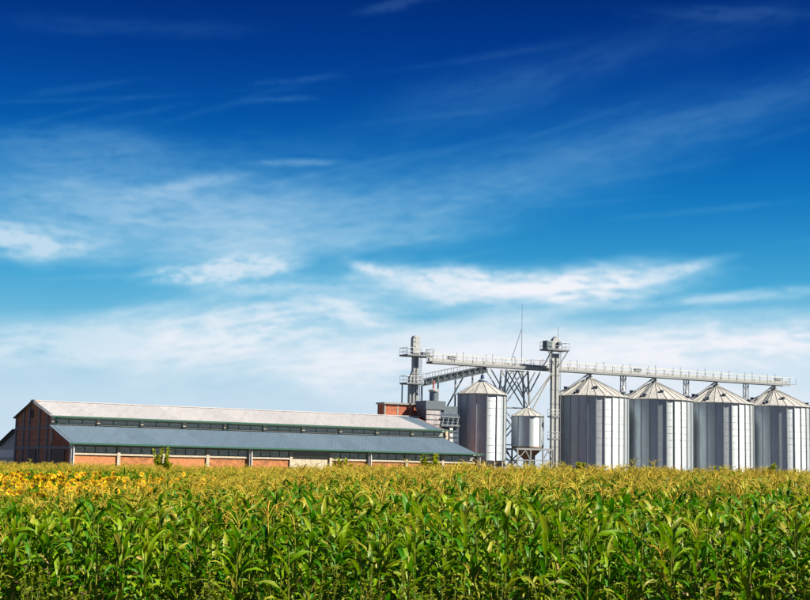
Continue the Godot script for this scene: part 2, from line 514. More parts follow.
		box(d1, Vector3(-0.10, 0.02, -19.54), Vector3(0.017, 4.40, -15.9))
		var dr := part("door", d1, M.door_wood, b)
		for k in 4: one_box("plank", Vector3(-0.125, 0.05, -19.5 + k * 0.9), Vector3(-0.102, 4.36, -18.66 + k * 0.9), M.door_wood, dr)
		var d2 := newst()
		box(d2, Vector3(-0.10, 0.02, -8.3), Vector3(0.017, 4.40, -2.9))
		dr = part("door", d2, M.door_wood, b)
		for k in 6: one_box("plank", Vector3(-0.125, 0.05, -8.26 + k * 0.89), Vector3(-0.102, 4.36, -7.42 + k * 0.89), M.door_wood, dr)
		var wn := newst()
		box(wn, Vector3(-0.08, 8.5, -19.5), Vector3(0.016, 9.7, -18.2))
		var wi := part("window", wn, M.trim_dark, b)
		one_box("pane", Vector3(-0.1, 8.6, -19.38), Vector3(-0.082, 9.6, -18.32), M.dark_inside, wi)
		one_box("white_sheet", Vector3(-0.09, 3.25, -34.6), Vector3(0.016, 4.3, -27.0), M.white_paint, b)
	# rear wall
	one_box("rear_wall", Vector3(0.4, 0, -35.28), Vector3(L - 0.4, 4.85, -35.0), M.brick_orange, b)
	one_box("rear_upper_wall", Vector3(0.4, 5.0, -26.7), Vector3(L - 0.4, 8.4, -26.4), M.concrete, b)
	one_box("yard_slab", Vector3(0.4, -0.1, -34.9), Vector3(L - 0.4, 0.006, -0.4), M.concrete, b)

# ---------------------------------------------------------------- silos

# flat corrugated facet, facing +z, chord wide
func facet(w: float, y0: float, y1: float, pitch: float, amp: float, half: float) -> ArrayMesh:
	var st := newst()
	var steps := int((y1 - y0) / pitch) * 6
	for i in steps:
		var ya := lerpf(y0, y1, float(i) / steps)
		var yb := lerpf(y0, y1, float(i + 1) / steps)
		var f := TAU / pitch
		var a := Vector3(0, ya, amp * sin(ya * f))
		var c := Vector3(0, yb, amp * sin(yb * f))
		var na := Vector3(0, -amp * f * cos(ya * f), 1).normalized()
		var nb := Vector3(0, -amp * f * cos(yb * f), 1).normalized()
		var l := Vector3(-w * 0.5, 0, 0)
		var v := [a + l, c + l, c - l, a - l]
		# the sheets bulge a little between their stiffeners
		var lt := Basis(Vector3.UP, -half * 0.8)
		var rt := Basis(Vector3.UP, half * 0.8)
		var nn := [lt * na, lt * nb, rt * nb, rt * na]
		for k in [0, 1, 2, 0, 2, 3]:
			st.set_normal(nn[k])
			st.add_vertex(v[k])
	return st.commit()

func ladder_mesh(a: Vector3, b: Vector3, side: Vector3, w: float, step: float) -> SurfaceTool:
	var st := newst()
	beam(st, a - side * w * 0.5, b - side * w * 0.5, 0.06)
	beam(st, a + side * w * 0.5, b + side * w * 0.5, 0.06)
	var n := int(a.distance_to(b) / step)
	for i in n:
		var p := a.lerp(b, (i + 0.5) / n)
		beam(st, p - side * (w * 0.5 - 0.03), p + side * (w * 0.5 - 0.03), 0.04)
	return st

func silo(called: String, label: String, group: String, u: float, v: float, R: float, y0: float, eave: float, apex: float, n: int, phase: float, sd: int) -> Node3D:
	var s := thing(called, label, "silo", u, v, 0.0, group)
	var rng := RandomNumberGenerator.new()
	rng.seed = sd
	var step := TAU / n
	var inr := R * cos(step * 0.5)
	var chord := 2.0 * R * sin(step * 0.5)
	var panel := facet(chord - 0.004, y0, eave, 0.095, 0.007, step * 0.5)
	var walls := [M.steel_wall, M.steel_wall_b, M.steel_wall_c]
	var roofs := [M.steel_roof, M.steel_roof_b]
	var rib := newst()
	box(rib, Vector3(-0.075, y0, 0.0), Vector3(0.075, eave + 0.02, 0.13))
	var rib_m := rib.commit()
	# roof sector: from the eave to the collar, with a raised seam along its edge
	var rf := newst()
	var ro := R + 0.18
	var he := eave - 0.02
	var rc := 0.55
	var hc := apex
	var wo := ro * tan(step * 0.5)
	var wc := rc * tan(step * 0.5)
	var rn := Vector3(0, ro - rc, hc - he).normalized()
	quad(rf, Vector3(-wo, he, ro), Vector3(wo, he, ro), Vector3(wc, hc, rc), Vector3(-wc, hc, rc), rn)
	quad(rf, Vector3(-wo, he - 0.1, ro), Vector3(wo, he - 0.1, ro), Vector3(wo, he, ro), Vector3(-wo, he, ro), Vector3(0, 0, 1))
	var rf_m := rf.commit()
	var sm := newst()
	beam(sm, Vector3(0, he + 0.04, ro / cos(step * 0.5)), Vector3(0, hc + 0.04, rc / cos(step * 0.5)), 0.055, 0.08)
	var sm_m := sm.commit()
	for i in n:
		var t := phase + i * step
		var bs := Basis(Vector3.UP, t)
		put("wall_panel", panel, walls[rng.randi() % 3], s, Transform3D(bs, bs * Vector3(0, 0, inr)))
		var bt := Basis(Vector3.UP, t + step * 0.5)
		put("stiffener", rib_m, M.steel_rib, s, Transform3D(bt, bt * Vector3(0, 0, R - 0.02)))
		put("roof_panel", rf_m, roofs[rng.randi() % 2], s, Transform3D(bs, Vector3.ZERO))
		put("roof_seam", sm_m, M.steel_seam, s, Transform3D(bt, Vector3.ZERO))
	# laps where one ring of sheets overlaps the next
	var lap := newst()
	lathe(lap, Vector3.ZERO, [Vector2(R + 0.004, -0.025), Vector2(R + 0.012, -0.022), Vector2(R + 0.012, 0.022), Vector2(R + 0.004, 0.025)], n)
	var lap_m := lap.commit()
	var rings := int((eave - y0) / 1.15)
	for k in range(1, rings):
		put("sheet_lap", lap_m, walls[rng.randi() % 2], s, Transform3D(Basis(Vector3.UP, phase + step * 0.5 - PI * 0.5), Vector3(0, lerpf(y0, eave, float(k) / rings), 0)))
	var cp := newst()
	lathe(cp, Vector3.ZERO, [Vector2(0.62, apex - 0.02), Vector2(0.62, apex + 0.22), Vector2(0.4, apex + 0.36), Vector2(0.22, apex + 0.4), Vector2(0.22, apex + 0.72), Vector2(0.0, apex + 0.73)], 14)
	part("roof_cap", cp, M.steel_seam, s)
	var base := newst()
	lathe(base, Vector3.ZERO, [Vector2(R + 0.5, -0.3), Vector2(R + 0.5, minf(y0, 0.35)), Vector2(0.01, minf(y0, 0.35) + 0.01)], 32)
	part("foundation", base, M.concrete, s)
	return s

func roof_fittings(s: Node3D, R: float, eave: float, apex: float, angs: Array) -> void:
	# dark box vents half way down the roof, and the ladders that climb it
	var vm := newst()
	box(vm, Vector3(-0.26, -0.1, -0.22), Vector3(0.26, 0.30, 0.26))
	box(vm, Vector3(-0.34, 0.30, -0.3), Vector3(0.34, 0.37, 0.38))
	var vmesh := vm.commit()
	for a in angs:
		var t := deg_to_rad(a[0])
		var k: float = a[1]
		var bs := Basis(Vector3.UP, t)
		put("roof_vent", vmesh, M.steel_dark, s, Transform3D(bs, bs * Vector3(0, lerpf(apex, eave, k) + 0.06, lerpf(0.55, R, k))))
	for a in [-62.0, 118.0]:
		var bs := Basis(Vector3.UP, deg_to_rad(a))
		part("roof_ladder", ladder_mesh(bs * Vector3(0, eave + 0.22, R - 0.1), bs * Vector3(0, apex + 0.2, 0.7), bs * Vector3.RIGHT, 0.5, 0.35), M.steel_dark, s)

# ---------------------------------------------------------------- platforms and rails

# a railed platform centred at c (local), size x by z, deck at c.y
func platform(parent: Node3D, c: Vector3, sx: float, sz: float, m: Material, h := 1.1) -> void:
	one_box("platform_deck", Vector3(c.x - sx * 0.5, c.y - 0.14, c.z - sz * 0.5), Vector3(c.x + sx * 0.5, c.y, c.z + sz * 0.5), M.steel_dark, parent)
	var st := newst()
	var cs := [Vector3(-sx, 0, -sz) * 0.5, Vector3(sx, 0, -sz) * 0.5, Vector3(sx, 0, sz) * 0.5, Vector3(-sx, 0, sz) * 0.5]
	for i in 4:
		var a: Vector3 = c + cs[i]
		var b: Vector3 = c + cs[(i + 1) % 4]
		tube(st, a + Vector3(0, h, 0), b + Vector3(0, h, 0), 0.035, -1, 6)
		tube(st, a + Vector3(0, h * 0.5, 0), b + Vector3(0, h * 0.5, 0), 0.028, -1, 6)
		beam(st, a + Vector3(0, 0.07, 0), b + Vector3(0, 0.07, 0), 0.03, 0.14)
	part("railing", st, m, parent)
	for i in 4:
		var a: Vector3 = c + cs[i]
		var b: Vector3 = c + cs[(i + 1) % 4]
		var n := maxi(1, int(a.distance_to(b) / 1.1))
		for k in n:
			var ps := newst()
			var p := a.lerp(b, float(k) / n)
			tube(ps, p, p + Vector3(0, h, 0), 0.03, -1, 6)
			part("rail_post", ps, m, parent)

func lattice(parent: Node3D, c: Vector3, sx: float, sz: float, y0: float, y1: float, bays: int, leg: float, brace: float, m: Material) -> void:
	var cs := [Vector3(-sx, 0, -sz) * 0.5, Vector3(sx, 0, -sz) * 0.5, Vector3(sx, 0, sz) * 0.5, Vector3(-sx, 0, sz) * 0.5]
	for k in cs:
		var st := newst()
		beam(st, c + k + Vector3(0, y0, 0), c + k + Vector3(0, y1, 0), leg)
		part("leg", st, m, parent)
	for i in 4:
		for j in bays:
			var ya := lerpf(y0, y1, float(j) / bays)
			var yb := lerpf(y0, y1, float(j + 1) / bays)
			var a: Vector3 = c + cs[i]
			var b: Vector3 = c + cs[(i + 1) % 4]
			var st := newst()
			if (i + j) % 2 == 0: beam(st, a + Vector3(0, ya, 0), b + Vector3(0, yb, 0), brace)
			else: beam(st, b + Vector3(0, ya, 0), a + Vector3(0, yb, 0), brace)
			beam(st, a + Vector3(0, yb - 0.06, 0), b + Vector3(0, yb - 0.06, 0), brace * 0.9)
			part("brace", st, m, parent)

func plant_works() -> void:
	var VR := 17.7
	# four large silos in a row
	var names := ["large corrugated steel silo standing next to the elevator tower", "large corrugated steel silo, second in the row from the elevator tower", "large corrugated steel silo, third in the row from the elevator tower", "large corrugated steel silo last in the row, below the gallery end"]
	for i in 4:
		var s := silo("storage_silo", names[i], "large steel silos in a row", 92.52 + i * 13.95, VR, 6.4, 0.35, 15.3, 18.35, 28, [0.06, 0.16, 0.0, 0.11][i], 30 + i)
		roof_fittings(s, 6.4, 15.3, 18.35, [[-58, 0.86], [-25, 0.62], [30, 0.9], [95, 0.55], [112, 0.9], [170, 0.6], [-120, 0.6]])
		var sp := newst()
		tube(sp, Vector3(0, 18.95, 0), Vector3(0, 19.2, 0), 0.24)
		part("filling_spout", sp, M.steel_dark, s)
	# the smaller silo on a ring of posts
	var s5 := silo("small_silo", "smaller pale steel silo on short posts at the end of the warehouse", "", 71.1, VR, 3.8, 4.4, 14.8, 16.85, 14, 0.3, 51)
	for i in 12:
		var t := TAU * i / 12.0
		var st := newst()
		tube(st, Vector3(cos(t) * 3.6, 0, sin(t) * 3.6), Vector3(cos(t) * 3.6, 4.38, sin(t) * 3.6), 0.2)
		part("post", st, M.concrete, s5)
	var cp := newst()
	lathe(cp, Vector3.ZERO, [Vector2(0.75, 16.75), Vector2(0.75, 16.92), Vector2(0.34, 17.15), Vector2(0.26, 17.9), Vector2(0.0, 17.91)], 14)
	part("blue_collar", cp, M.blue_paint, s5)
	cp = newst()
	tube(cp, Vector3(0, 17.9, 0), Vector3(0, 19.15, 0), 0.10)
	part("filling_pipe", cp, M.galvanised, s5)
	var skirt := newst()
	lathe(skirt, Vector3.ZERO, [Vector2(0.4, 2.2), Vector2(3.75, 4.4)], 24)
	part("hopper", skirt, M.galvanised, s5)

	# hopper bin on its stand
	var hb := thing("hopper_bin", "small corrugated bin with brown hopper cone on a braced steel stand", "bin", 79.1, 16.5)
	var pn := facet(2.0 * 2.52 * sin(PI / 16.0) - 0.004, 6.7, 11.6, 0.095, 0.007, PI / 16.0)
	for i in 16:
		var bs := Basis(Vector3.UP, 0.1 + TAU * i / 16.0)
		put("wall_panel", pn, [M.steel_wall, M.steel_wall_b, M.steel_wall_c][(i * 7) % 3], hb, Transform3D(bs, bs * Vector3(0, 0, 2.52 * cos(PI / 16.0))))
		if i % 2 == 0:
			var bt := Basis(Vector3.UP, 0.1 + TAU * (i + 0.5) / 16.0)
			var rb := newst()
			box(rb, Vector3(-0.06, 6.7, -0.02), Vector3(0.06, 11.62, 0.1))
			part("stiffener", rb, M.steel_rib, hb, Transform3D(bt, bt * Vector3(0, 0, 2.52)))
		var rs := newst()
		var w := 2.68 * tan(PI / 16.0)
		quad(rs, Vector3(-w, 11.58, 2.68), Vector3(w, 11.58, 2.68), Vector3(w * 0.13, 12.9, 0.35), Vector3(-w * 0.13, 12.9, 0.35), Vector3(0, 2.33, 1.32).normalized())
		part("roof_panel", rs, [M.steel_roof, M.steel_roof_b][i % 2], hb, Transform3D(bs, Vector3.ZERO))
		var sm := newst()
		var bt2 := Basis(Vector3.UP, 0.1 + TAU * (i + 0.5) / 16.0)
		beam(sm, Vector3(0, 11.62, 2.7), Vector3(0, 12.94, 0.35), 0.06, 0.09)
		part("roof_seam", sm, M.steel_seam, hb, Transform3D(bt2, Vector3.ZERO))
	var hc := newst()
	lathe(hc, Vector3.ZERO, [Vector2(0.0, 13.3), Vector2(0.3, 13.2), Vector2(0.4, 12.85)], 12)
	part("roof_cap", hc, M.galvanised_pale, hb)
	hc = newst()
	lathe(hc, Vector3.ZERO, [Vector2(0.25, 3.9), Vector2(0.3, 4.4), Vector2(2.55, 6.5), Vector2(2.55, 6.72)], 24)
	part("hopper", hc, M.hopper_rust, hb)
	hc = newst()
	for z in [-2.6, 2.6]: beam(hc, Vector3(-3.9, 6.3, z), Vector3(3.3, 6.3, z), 0.2, 0.28)
	for x in [-2.6, 2.6]: beam(hc, Vector3(x, 6.3, -2.5), Vector3(x, 6.3, 2.5), 0.2, 0.26)
	part("stand_beam", hc, M.galvanised, hb)
	hc = newst()
	for z in [-2.6, 2.6]: beam(hc, Vector3(-3.9, 4.55, z), Vector3(3.3, 4.55, z), 0.12, 0.16)
	part("stand_beam", hc, M.galvanised, hb)
	for x in [-3.7, -1.2, 1.2, 3.2]:
		for z in [-2.6, 2.6]:
			var lg := newst()
			beam(lg, Vector3(x, 0, z), Vector3(x, 6.16, z), 0.2)
			part("leg", lg, M.galvanised, hb)
	for z in [-2.6, 2.6]:
		for a in [[-3.6, 4.7, -2.2, 6.1], [-1.3, 4.7, -2.2, 6.1], [1.3, 4.7, 2.2, 6.1], [3.1, 4.7, 2.2, 6.1]]:
			var br := newst()
			beam(br, Vector3(a[0], a[1], z), Vector3(a[2], a[3], z), 0.13)
			part("brace", br, M.galvanised, hb)

	# overhead conveyor gallery
	var g := thing("conveyor_gallery", "long pale overhead conveyor gallery with railings running above the silos", "conveyor", 61.2, VR, 19.2)
	var GL := 76.2
	for z in [-0.85, 0.85]:
		one_box("girder", Vector3(0, 0, z - 0.09), Vector3(GL, 0.24, z + 0.09), M.galvanised, g)
	for k in 26:
		one_box("deck_plate", Vector3(k * GL / 26.0, 0.25, -0.95), Vector3((k + 1) * GL / 26.0 - 0.02, 0.29, 0.95), M.galvanised, g)
	for k in 19:
		one_box("conveyor_casing", Vector3(k * GL / 19.0, 0.36, -0.55), Vector3((k + 1) * GL / 19.0 - 0.05, 0.82, 0.05), M.galvanised_pale, g)
		one_box("casing_flange", Vector3((k + 1) * GL / 19.0 - 0.05, 0.32, -0.60), Vector3((k + 1) * GL / 19.0, 0.88, 0.10), M.galvanised, g)
	for z in [-0.93, 0.93]:
		var rl := newst()
		tube(rl, Vector3(0, 1.5, z), Vector3(GL, 1.5, z), 0.04, -1, 6)
		tube(rl, Vector3(0, 0.95, z), Vector3(GL, 0.95, z), 0.03, -1, 6)
		part("handrail", rl, M.spout_cream, g)
		one_box("toe_board", Vector3(0, 0.30, z - 0.02), Vector3(GL, 0.42, z + 0.02), M.galvanised_pale, g)
		for k in 42:
			var ps := newst()
			var x := 0.05 + k * (GL - 0.1) / 41.0
			var tall := 1.5 if k % 3 else 2.05
			beam(ps, Vector3(x, 0.3, z), Vector3(x, tall, z), 0.07)
			part("rail_post", ps, M.galvanised, g)
	for x in [3.6, 41.0, 73.6]:
		one_box("drive_motor", Vector3(x, 0.9, -0.5), Vector3(x + 1.3, 1.35, 0.0), M.steel_dark, g)
	var eb := newst()
	beam(eb, Vector3(GL, 0.3, -0.93), Vector3(GL + 1.4, 0.3, -0.93), 0.1)
	beam(eb, Vector3(GL, 0.3, 0.93), Vector3(GL + 1.4, 0.3, 0.93), 0.1)
	for z in [-0.93, 0.93]:
		tube(eb, Vector3(GL + 1.4, 0.3, z), Vector3(GL + 1.4, 1.5, z), 0.035, -1, 6)
		tube(eb, Vector3(GL, 1.5, z), Vector3(GL + 1.4, 1.5, z), 0.035, -1, 6)
	part("end_landing", eb, M.galvanised, g)
	# inclined spouts that drop from the gallery to the silo roofs
	for i in 4:
		var x := 92.52 + i * 13.95 - 61.2
		var sp := newst()
		beam(sp, Vector3(x - 0.4, -0.02, 0.3), Vector3(x - 4.6, -2.55, 0.3), 0.26, 0.22)
		part("spout", sp, M.galvanised, g)

	# supports between the silos
	var where := ["beside the elevator tower", "between the first and second large silo", "between the second and third large silo", "between the third and last large silo"]
	for i in 4:
		var us: float = [85.55, 99.5, 113.45, 127.4][i]
		var p := thing("gallery_support", "slim lattice steel post holding the gallery " + where[i], "lattice post", us, VR, 0.0, "lattice posts under the gallery")
		lattice(p, Vector3.ZERO, 0.62, 0.62, 0.0, 19.18, 12, 0.12, 0.08, M.galvanised)
	# wide trestle behind the hopper bin
	var tr := thing("gallery_trestle", "wide cross-braced steel trestle under the gallery behind the hopper bin", "trestle", 78.9, 20.2)
	for k in [[-2.6, -4.0], [2.6, 3.4]]:
		for z in [-0.6, 0.9]:
			var lg := newst()
			beam(lg, Vector3(k[1], 0, z), Vector3(k[0] * 0.8, 19.18, z), 0.24)
			part("leg", lg, M.galvanised, tr)
	for z in [-0.6, 0.9]:
		for j in 3:
			var ya := 1.0 + j * 6.0
			var xa := lerpf(-4.0, -2.1, ya / 19.2)
			var xb := lerpf(3.4, 2.1, ya / 19.2)
			var xc := lerpf(-4.0, -2.1, (ya + 6.0) / 19.2)
			var xd := lerpf(3.4, 2.1, (ya + 6.0) / 19.2)
			for e in [[xa, xd], [xb, xc]]:
				var br := newst()
				beam(br, Vector3(e[0], ya, z), Vector3(e[1], ya + 6.0, z + 0.02), 0.15)
				part("brace", br, M.galvanised, tr)
			var hz := newst()
			beam(hz, Vector3(xc, ya + 6.0, z), Vector3(xd, ya + 6.0, z), 0.14)
			part("brace", hz, M.galvanised, tr)
		# knee braces spreading under the gallery
		for e in [[-2.3, 15.2, -5.2, 19.1], [-2.3, 15.2, 0.0, 19.1], [2.25, 15.2, 0.1, 19.1], [2.25, 15.2, 4.6, 19.1]]:
			var br := newst()
			beam(br, Vector3(e[0], e[1], z), Vector3(e[2], e[3], z), 0.16)
			part("brace", br, M.galvanised, tr)

	# elevator tower beside the first large silo
	var e2 := thing("bucket_elevator", "tall twin-leg bucket elevator with railed head platform next to the silos", "elevator", 83.6, 15.5, 0.0, "bucket elevators")
	for x in [-0.42, 0.42]:
		one_box("elevator_leg", Vector3(x - 0.23, 0, -0.28), Vector3(x + 0.23, 21.9, 0.28), M.galvanised_pale, e2)
		for k in 9: one_box("casing_flange", Vector3(x - 0.27, 2.2 + k * 2.3, -0.32), Vector3(x + 0.27, 2.28 + k * 2.3, 0.32), M.galvanised, e2)
	part("ladder", ladder_mesh(Vector3(0.98, 0.3, 0.1), Vector3(0.98, 22.3, 0.1), Vector3(0, 0, 1), 0.5, 0.32), M.galvanised, e2)
	platform(e2, Vector3(0.0, 22.45, 0.0), 4.3, 2.2, M.galvanised, 1.25)
	var hd := newst()
	prism(hd, PackedVector2Array([Vector2(-0.75, 22.46), Vector2(0.75, 22.46), Vector2(0.75, 24.0), Vector2(0.45, 24.5), Vector2(0.0, 24.7), Vector2(-0.45, 24.3), Vector2(-0.75, 23.7)]), -0.35, 0.35)
	part("head_casing", hd, M.galvanised_pale, e2)
	one_box("drive_motor", Vector3(-2.0, 22.47, -0.6), Vector3(-0.9, 23.9, 0.6), M.steel_blue, e2)
	one_box("gearbox", Vector3(0.3, 23.2, 0.36), Vector3(0.78, 23.9, 0.7), M.steel_dark, e2)
	var an := newst()
	tube(an, Vector3(0.65, 24.0, 0), Vector3(0.65, 26.3, 0), 0.03)
	part("antenna", an, M.steel_dark, e2)
	for a in [[Vector3(-0.7, 22.3, 0.5), Vector3(-2.6, 20.3, 1.2)], [Vector3(-0.4, 22.3, -0.4), Vector3(-1.6, 19.9, -0.8)], [Vector3(0.6, 20.0, 0.5), Vector3(1.95, 22.3, 0.9)], [Vector3(-0.5, 20.0, 0.5), Vector3(-1.95, 22.3, 0.9)]]:
		var br := newst()
		beam(br, a[0], a[1], 0.14)
		part("strut", br, M.galvanised, e2)
	for a in [[Vector3(-0.6, 18.9, 0.35), Vector3(-4.45, 13.2, -0.9)], [Vector3(-0.6, 18.5, -0.1), Vector3(-3.6, 12.7, -1.0)]]:
		var br := newst()
		tube(br, a[0], a[1], 0.1)
		part("spout", br, M.spout_cream, e2)
	for y in [11.6, 8.0]: platform(e2, Vector3(-1.3, y, 1.6), 1.5, 1.2, M.galvanised, 1.1)
	one_box("boot", Vector3(-0.95, 0, -0.5), Vector3(0.95, 1.1, 0.5), M.galvanised, e2)
	for x in [-0.7, 0.7]:
		var br := newst()
		beam(br, Vector3(x, 19.35, -0.3), Vector3(x, 19.35, -1.3), 0.14)
		part("tie_bar", br, M.galvanised, e2)

	# mast on the gallery
	var ms := thing("radio_mast", "thin tall mast with a slanting stay rising from the gallery", "mast", 78.1, VR, 19.55)
	var mt := newst()
	tube(mt, Vector3(0, 0, 0.75), Vector3(0, 10.2, 0.75), 0.05, 0.025, 6)
	part("pole", mt, M.steel_dark, ms)
	mt = newst()
	tube(mt, Vector3(-0.1, 6.0, 0.75), Vector3(-2.0, 1.0, 0.75), 0.045, -1, 6)
	part("stay", mt, M.steel_dark, ms)
	mt = newst()
	tube(mt, Vector3(-1.75, 1.7, 0.75), Vector3(-1.1, 1.15, 0.75), 0.045, -1, 6)
	tube(mt, Vector3(-1.1, 1.15, 0.75), Vector3(-1.1, 0.0, 0.75), 0.045, -1, 6)
	part("bracket", mt, M.galvanised, ms)

	# brick annex that rises through the back slope of the roof
	var bx := thing("brick_annex", "tall red brick annex with a flat roof rising behind the warehouse ridge", "annex", 54.75, 20.0)
	for k in 3:
		var xa := k * 2.25
		one_box("brick_panel", Vector3(xa + 0.1, 9.2, -0.3), Vector3(xa + 2.15, 12.7, 0.0), M.brick_red, bx)
	for k in 4:
		one_box("pilaster", Vector3(k * 2.25 - 0.1, 9.2, -0.31), Vector3(k * 2.25 + 0.1, 12.7, 0.05), M.concrete if k < 3 else M.concrete_pale, bx)
	one_box("side_wall", Vector3(-0.1, 0.2, -2.2), Vector3(0.2, 12.7, -0.32), M.brick_red, bx)
	one_box("side_wall", Vector3(6.55, 0.2, -2.2), Vector3(6.85, 12.7, -0.32), M.brick_red, bx)
	one_box("rear_wall", Vector3(0.2, 0.2, -2.2), Vector3(6.55, 12.7, -1.95), M.brick_red, bx)
	one_box("front_wall_base", Vector3(0.2, 0.2, -0.3), Vector3(6.55, 9.2, -0.05), M.brick_red, bx)
	one_box("roof_slab", Vector3(-0.3, 12.7, -2.4), Vector3(7.0, 12.95, 0.25), M.concrete_grey, bx)
	one_box("strip_window", Vector3(6.2, 9.8, 0.003), Vector3(6.52, 12.2, 0.05), M.concrete_pale, bx)

	# dryer block at the warehouse end
	var dr := thing("grain_dryer", "dark clad grain dryer block with pale ribbed front panels and ladder", "dryer", 59.75, 16.0)
	one_box("body", Vector3(0.02, 0, -5.0), Vector3(5.9, 11.2, -0.04), M.cladding_dark, dr)
	for k in 9:
		var y := 5.2 + k * 0.75
		one_box("louvre", Vector3(0.0, y, -0.02), Vector3(2.55, y + 0.62, 0.10), M.cladding_pale, dr)
		one_box("louvre", Vector3(2.6, y - 0.4, -0.02), Vector3(5.88, y + 0.2, 0.07), M.cladding_dark, dr)
	one_box("hood_base", Vector3(0.05, 11.2, -2.9), Vector3(3.3, 11.95, -0.04), M.cladding_dark, dr)
	one_box("hood", Vector3(-0.15, 11.95, -3.0), Vector3(3.4, 13.3, 0.2), M.steel_dark, dr)
	one_box("upper_block", Vector3(3.42, 11.22, -4.0), Vector3(5.9, 12.6, -0.3), M.steel_blue, dr)
	var wk := newst()
	for x in [2.7, 3.6, 4.5, 5.4]: beam(wk, Vector3(x, 9.6, 0.35), Vector3(x + 0.3, 10.9, 0.35), 0.1)
	beam(wk, Vector3(2.6, 10.9, 0.4), Vector3(5.9, 10.9, 0.4), 0.12)
	beam(wk, Vector3(2.6, 9.6, 0.4), Vector3(5.9, 9.6, 0.4), 0.3, 0.12)
	part("walkway", wk, M.galvanised, dr)
	var ld := ladder_mesh(Vector3(4.35, 4.2, 0.35), Vector3(4.35, 9.6, 0.35), Vector3.RIGHT, 0.55, 0.4)
	part("ladder", ld, M.galvanised_pale, dr)
	for k in 6: one_box("ladder_plate", Vector3(4.1, 4.5 + k * 0.85, 0.40), Vector3(4.62, 4.95 + k * 0.85, 0.46), M.white_paint, dr)
	# exhaust on the dryer
	var ex := thing("exhaust_drum", "blue exhaust drum with pale lid and orange pipe on the dryer", "drum", 61.85, 17.4, 13.3)
	var et := newst()
	lathe(et, Vector3.ZERO, [Vector2(0.62, 0.0), Vector2(0.62, 1.55)], 20)
	part("drum", et, M.steel_blue, ex)
	et = newst()
	lathe(et, Vector3.ZERO, [Vector2(0.78, 1.5), Vector2(0.78, 1.75), Vector2(0.3, 1.95), Vector2(0.0, 1.96)], 20)
	part("lid", et, M.galvanised_pale, ex)
	et = newst()
	tube(et, Vector3(0, 1.9, 0), Vector3(0.05, 3.2, 0), 0.14)
	part("pipe", et, M.red_paint, ex)

	# elevator with rounded head behind the annex
	var e1 := thing("bucket_elevator", "bucket elevator with a rounded pale head and two platforms behind the annex", "elevator", 62.35, 24.4, 0.0, "bucket elevators")
	for a in [[-0.72, 0.16, 17.4], [-0.08, 0.19, 21.3], [0.52, 0.19, 21.3]]:
		one_box("elevator_leg", Vector3(float(a[0]) - float(a[1]), 0, -0.32), Vector3(float(a[0]) + float(a[1]), a[2], 0.32), M.galvanised, e1)
	for k in 9: one_box("casing_flange", Vector3(-0.31, 2.5 + k * 2.2, -0.36), Vector3(0.75, 2.6 + k * 2.2, 0.36), M.galvanised, e1)
	var dm := newst()
	var arc := PackedVector2Array([Vector2(-0.45, 21.2), Vector2(0.88, 21.2)])
	for k in 11:
		var t := PI * k / 10.0
		arc.append(Vector2(0.215 + 0.665 * cos(t), 23.45 + 0.7 * sin(t)))
	prism(dm, arc, -0.4, 0.42)
	part("head_casing", dm, M.galvanised_pale, e1)
	for y in [22.2, 23.0, 23.6]: one_box("inspection_hatch", Vector3(-0.2, y, 0.424), Vector3(0.02, y + 0.2, 0.47), M.steel_dark, e1)
	var bend := newst()
	beam(bend, Vector3(-0.62, 17.3, 0), Vector3(0.1, 18.8, 0.0), 0.5, 0.4)
	part("casing_bend", bend, M.galvanised, e1)
	platform(e1, Vector3(0.3, 20.8, 0.3), 4.9, 2.6, M.galvanised, 1.2)
	platform(e1, Vector3(-0.5, 16.3, 0.3), 3.2, 2.2, M.galvanised, 1.2)
	var sb := newst()
	for x in [-1.75, 1.95]: beam(sb, Vector3(x, 0, -0.6), Vector3(x, 16.2, -0.6), 0.16)
	part("support_column", sb, M.galvanised, e1)
	part("ladder", ladder_mesh(Vector3(1.15, 0.3, 0.2), Vector3(1.15, 20.7, 0.2), Vector3(0, 0, 1), 0.5, 0.33), M.galvanised, e1)
	one_box("drive_motor", Vector3(1.3, 20.82, -0.3), Vector3(2.6, 21.5, 0.6), M.steel_dark, e1)

	# inclined conveyor bridge from that elevator to the gallery
	var cb := thing("conveyor_bridge", "dark inclined conveyor bridge from the rounded elevator up to the small silo", "conveyor", 63.9, 23.6, 16.2)
	var A := Vector3(0, 0, 0)
	var B := Vector3(9.9, 2.5, 2.8)
	for z in [-0.55, 0.55]:
		var st := newst()
		beam(st, A + Vector3(0, 0.0, z), B + Vector3(0, 0.0, z), 0.12, 0.3)
		beam(st, A + Vector3(0, 0.95, z), B + Vector3(0, 0.95, z), 0.1, 0.16)
		part("chord", st, M.steel_dark, cb)
		for k in 11:
			var p := A.lerp(B, k / 10.0)
			var q := A.lerp(B, minf(1.0, (k + 1) / 10.0))
			var sv := newst()
			beam(sv, p + Vector3(0, 0.1, z), p + Vector3(0, 1.75, z), 0.07)
			part("rail_post", sv, M.galvanised, cb)
			if k < 10:
				sv = newst()
				beam(sv, p + Vector3(0, 0.1, z), q + Vector3(0, 0.9, z), 0.09)
				part("brace", sv, M.steel_blue, cb)
		var hr := newst()
		tube(hr, A + Vector3(0, 1.75, z), B + Vector3(0, 1.75, z), 0.035, -1, 6)
		part("handrail", hr, M.galvanised, cb)
	var cs := newst()
	beam(cs, A + Vector3(0, 0.5, 0), B + Vector3(0, 0.5, 0), 0.75, 0.7)
	part("conveyor_casing", cs, M.steel_dark, cb)
	for k in [0.22, 0.5, 0.78]:
		var lg := newst()
		var p := A.lerp(B, k)
		beam(lg, Vector3(p.x, -16.2, p.z), p + Vector3(0, -0.16, 0), 0.2)
		part("leg", lg, M.galvanised, cb)
	var dg := newst()
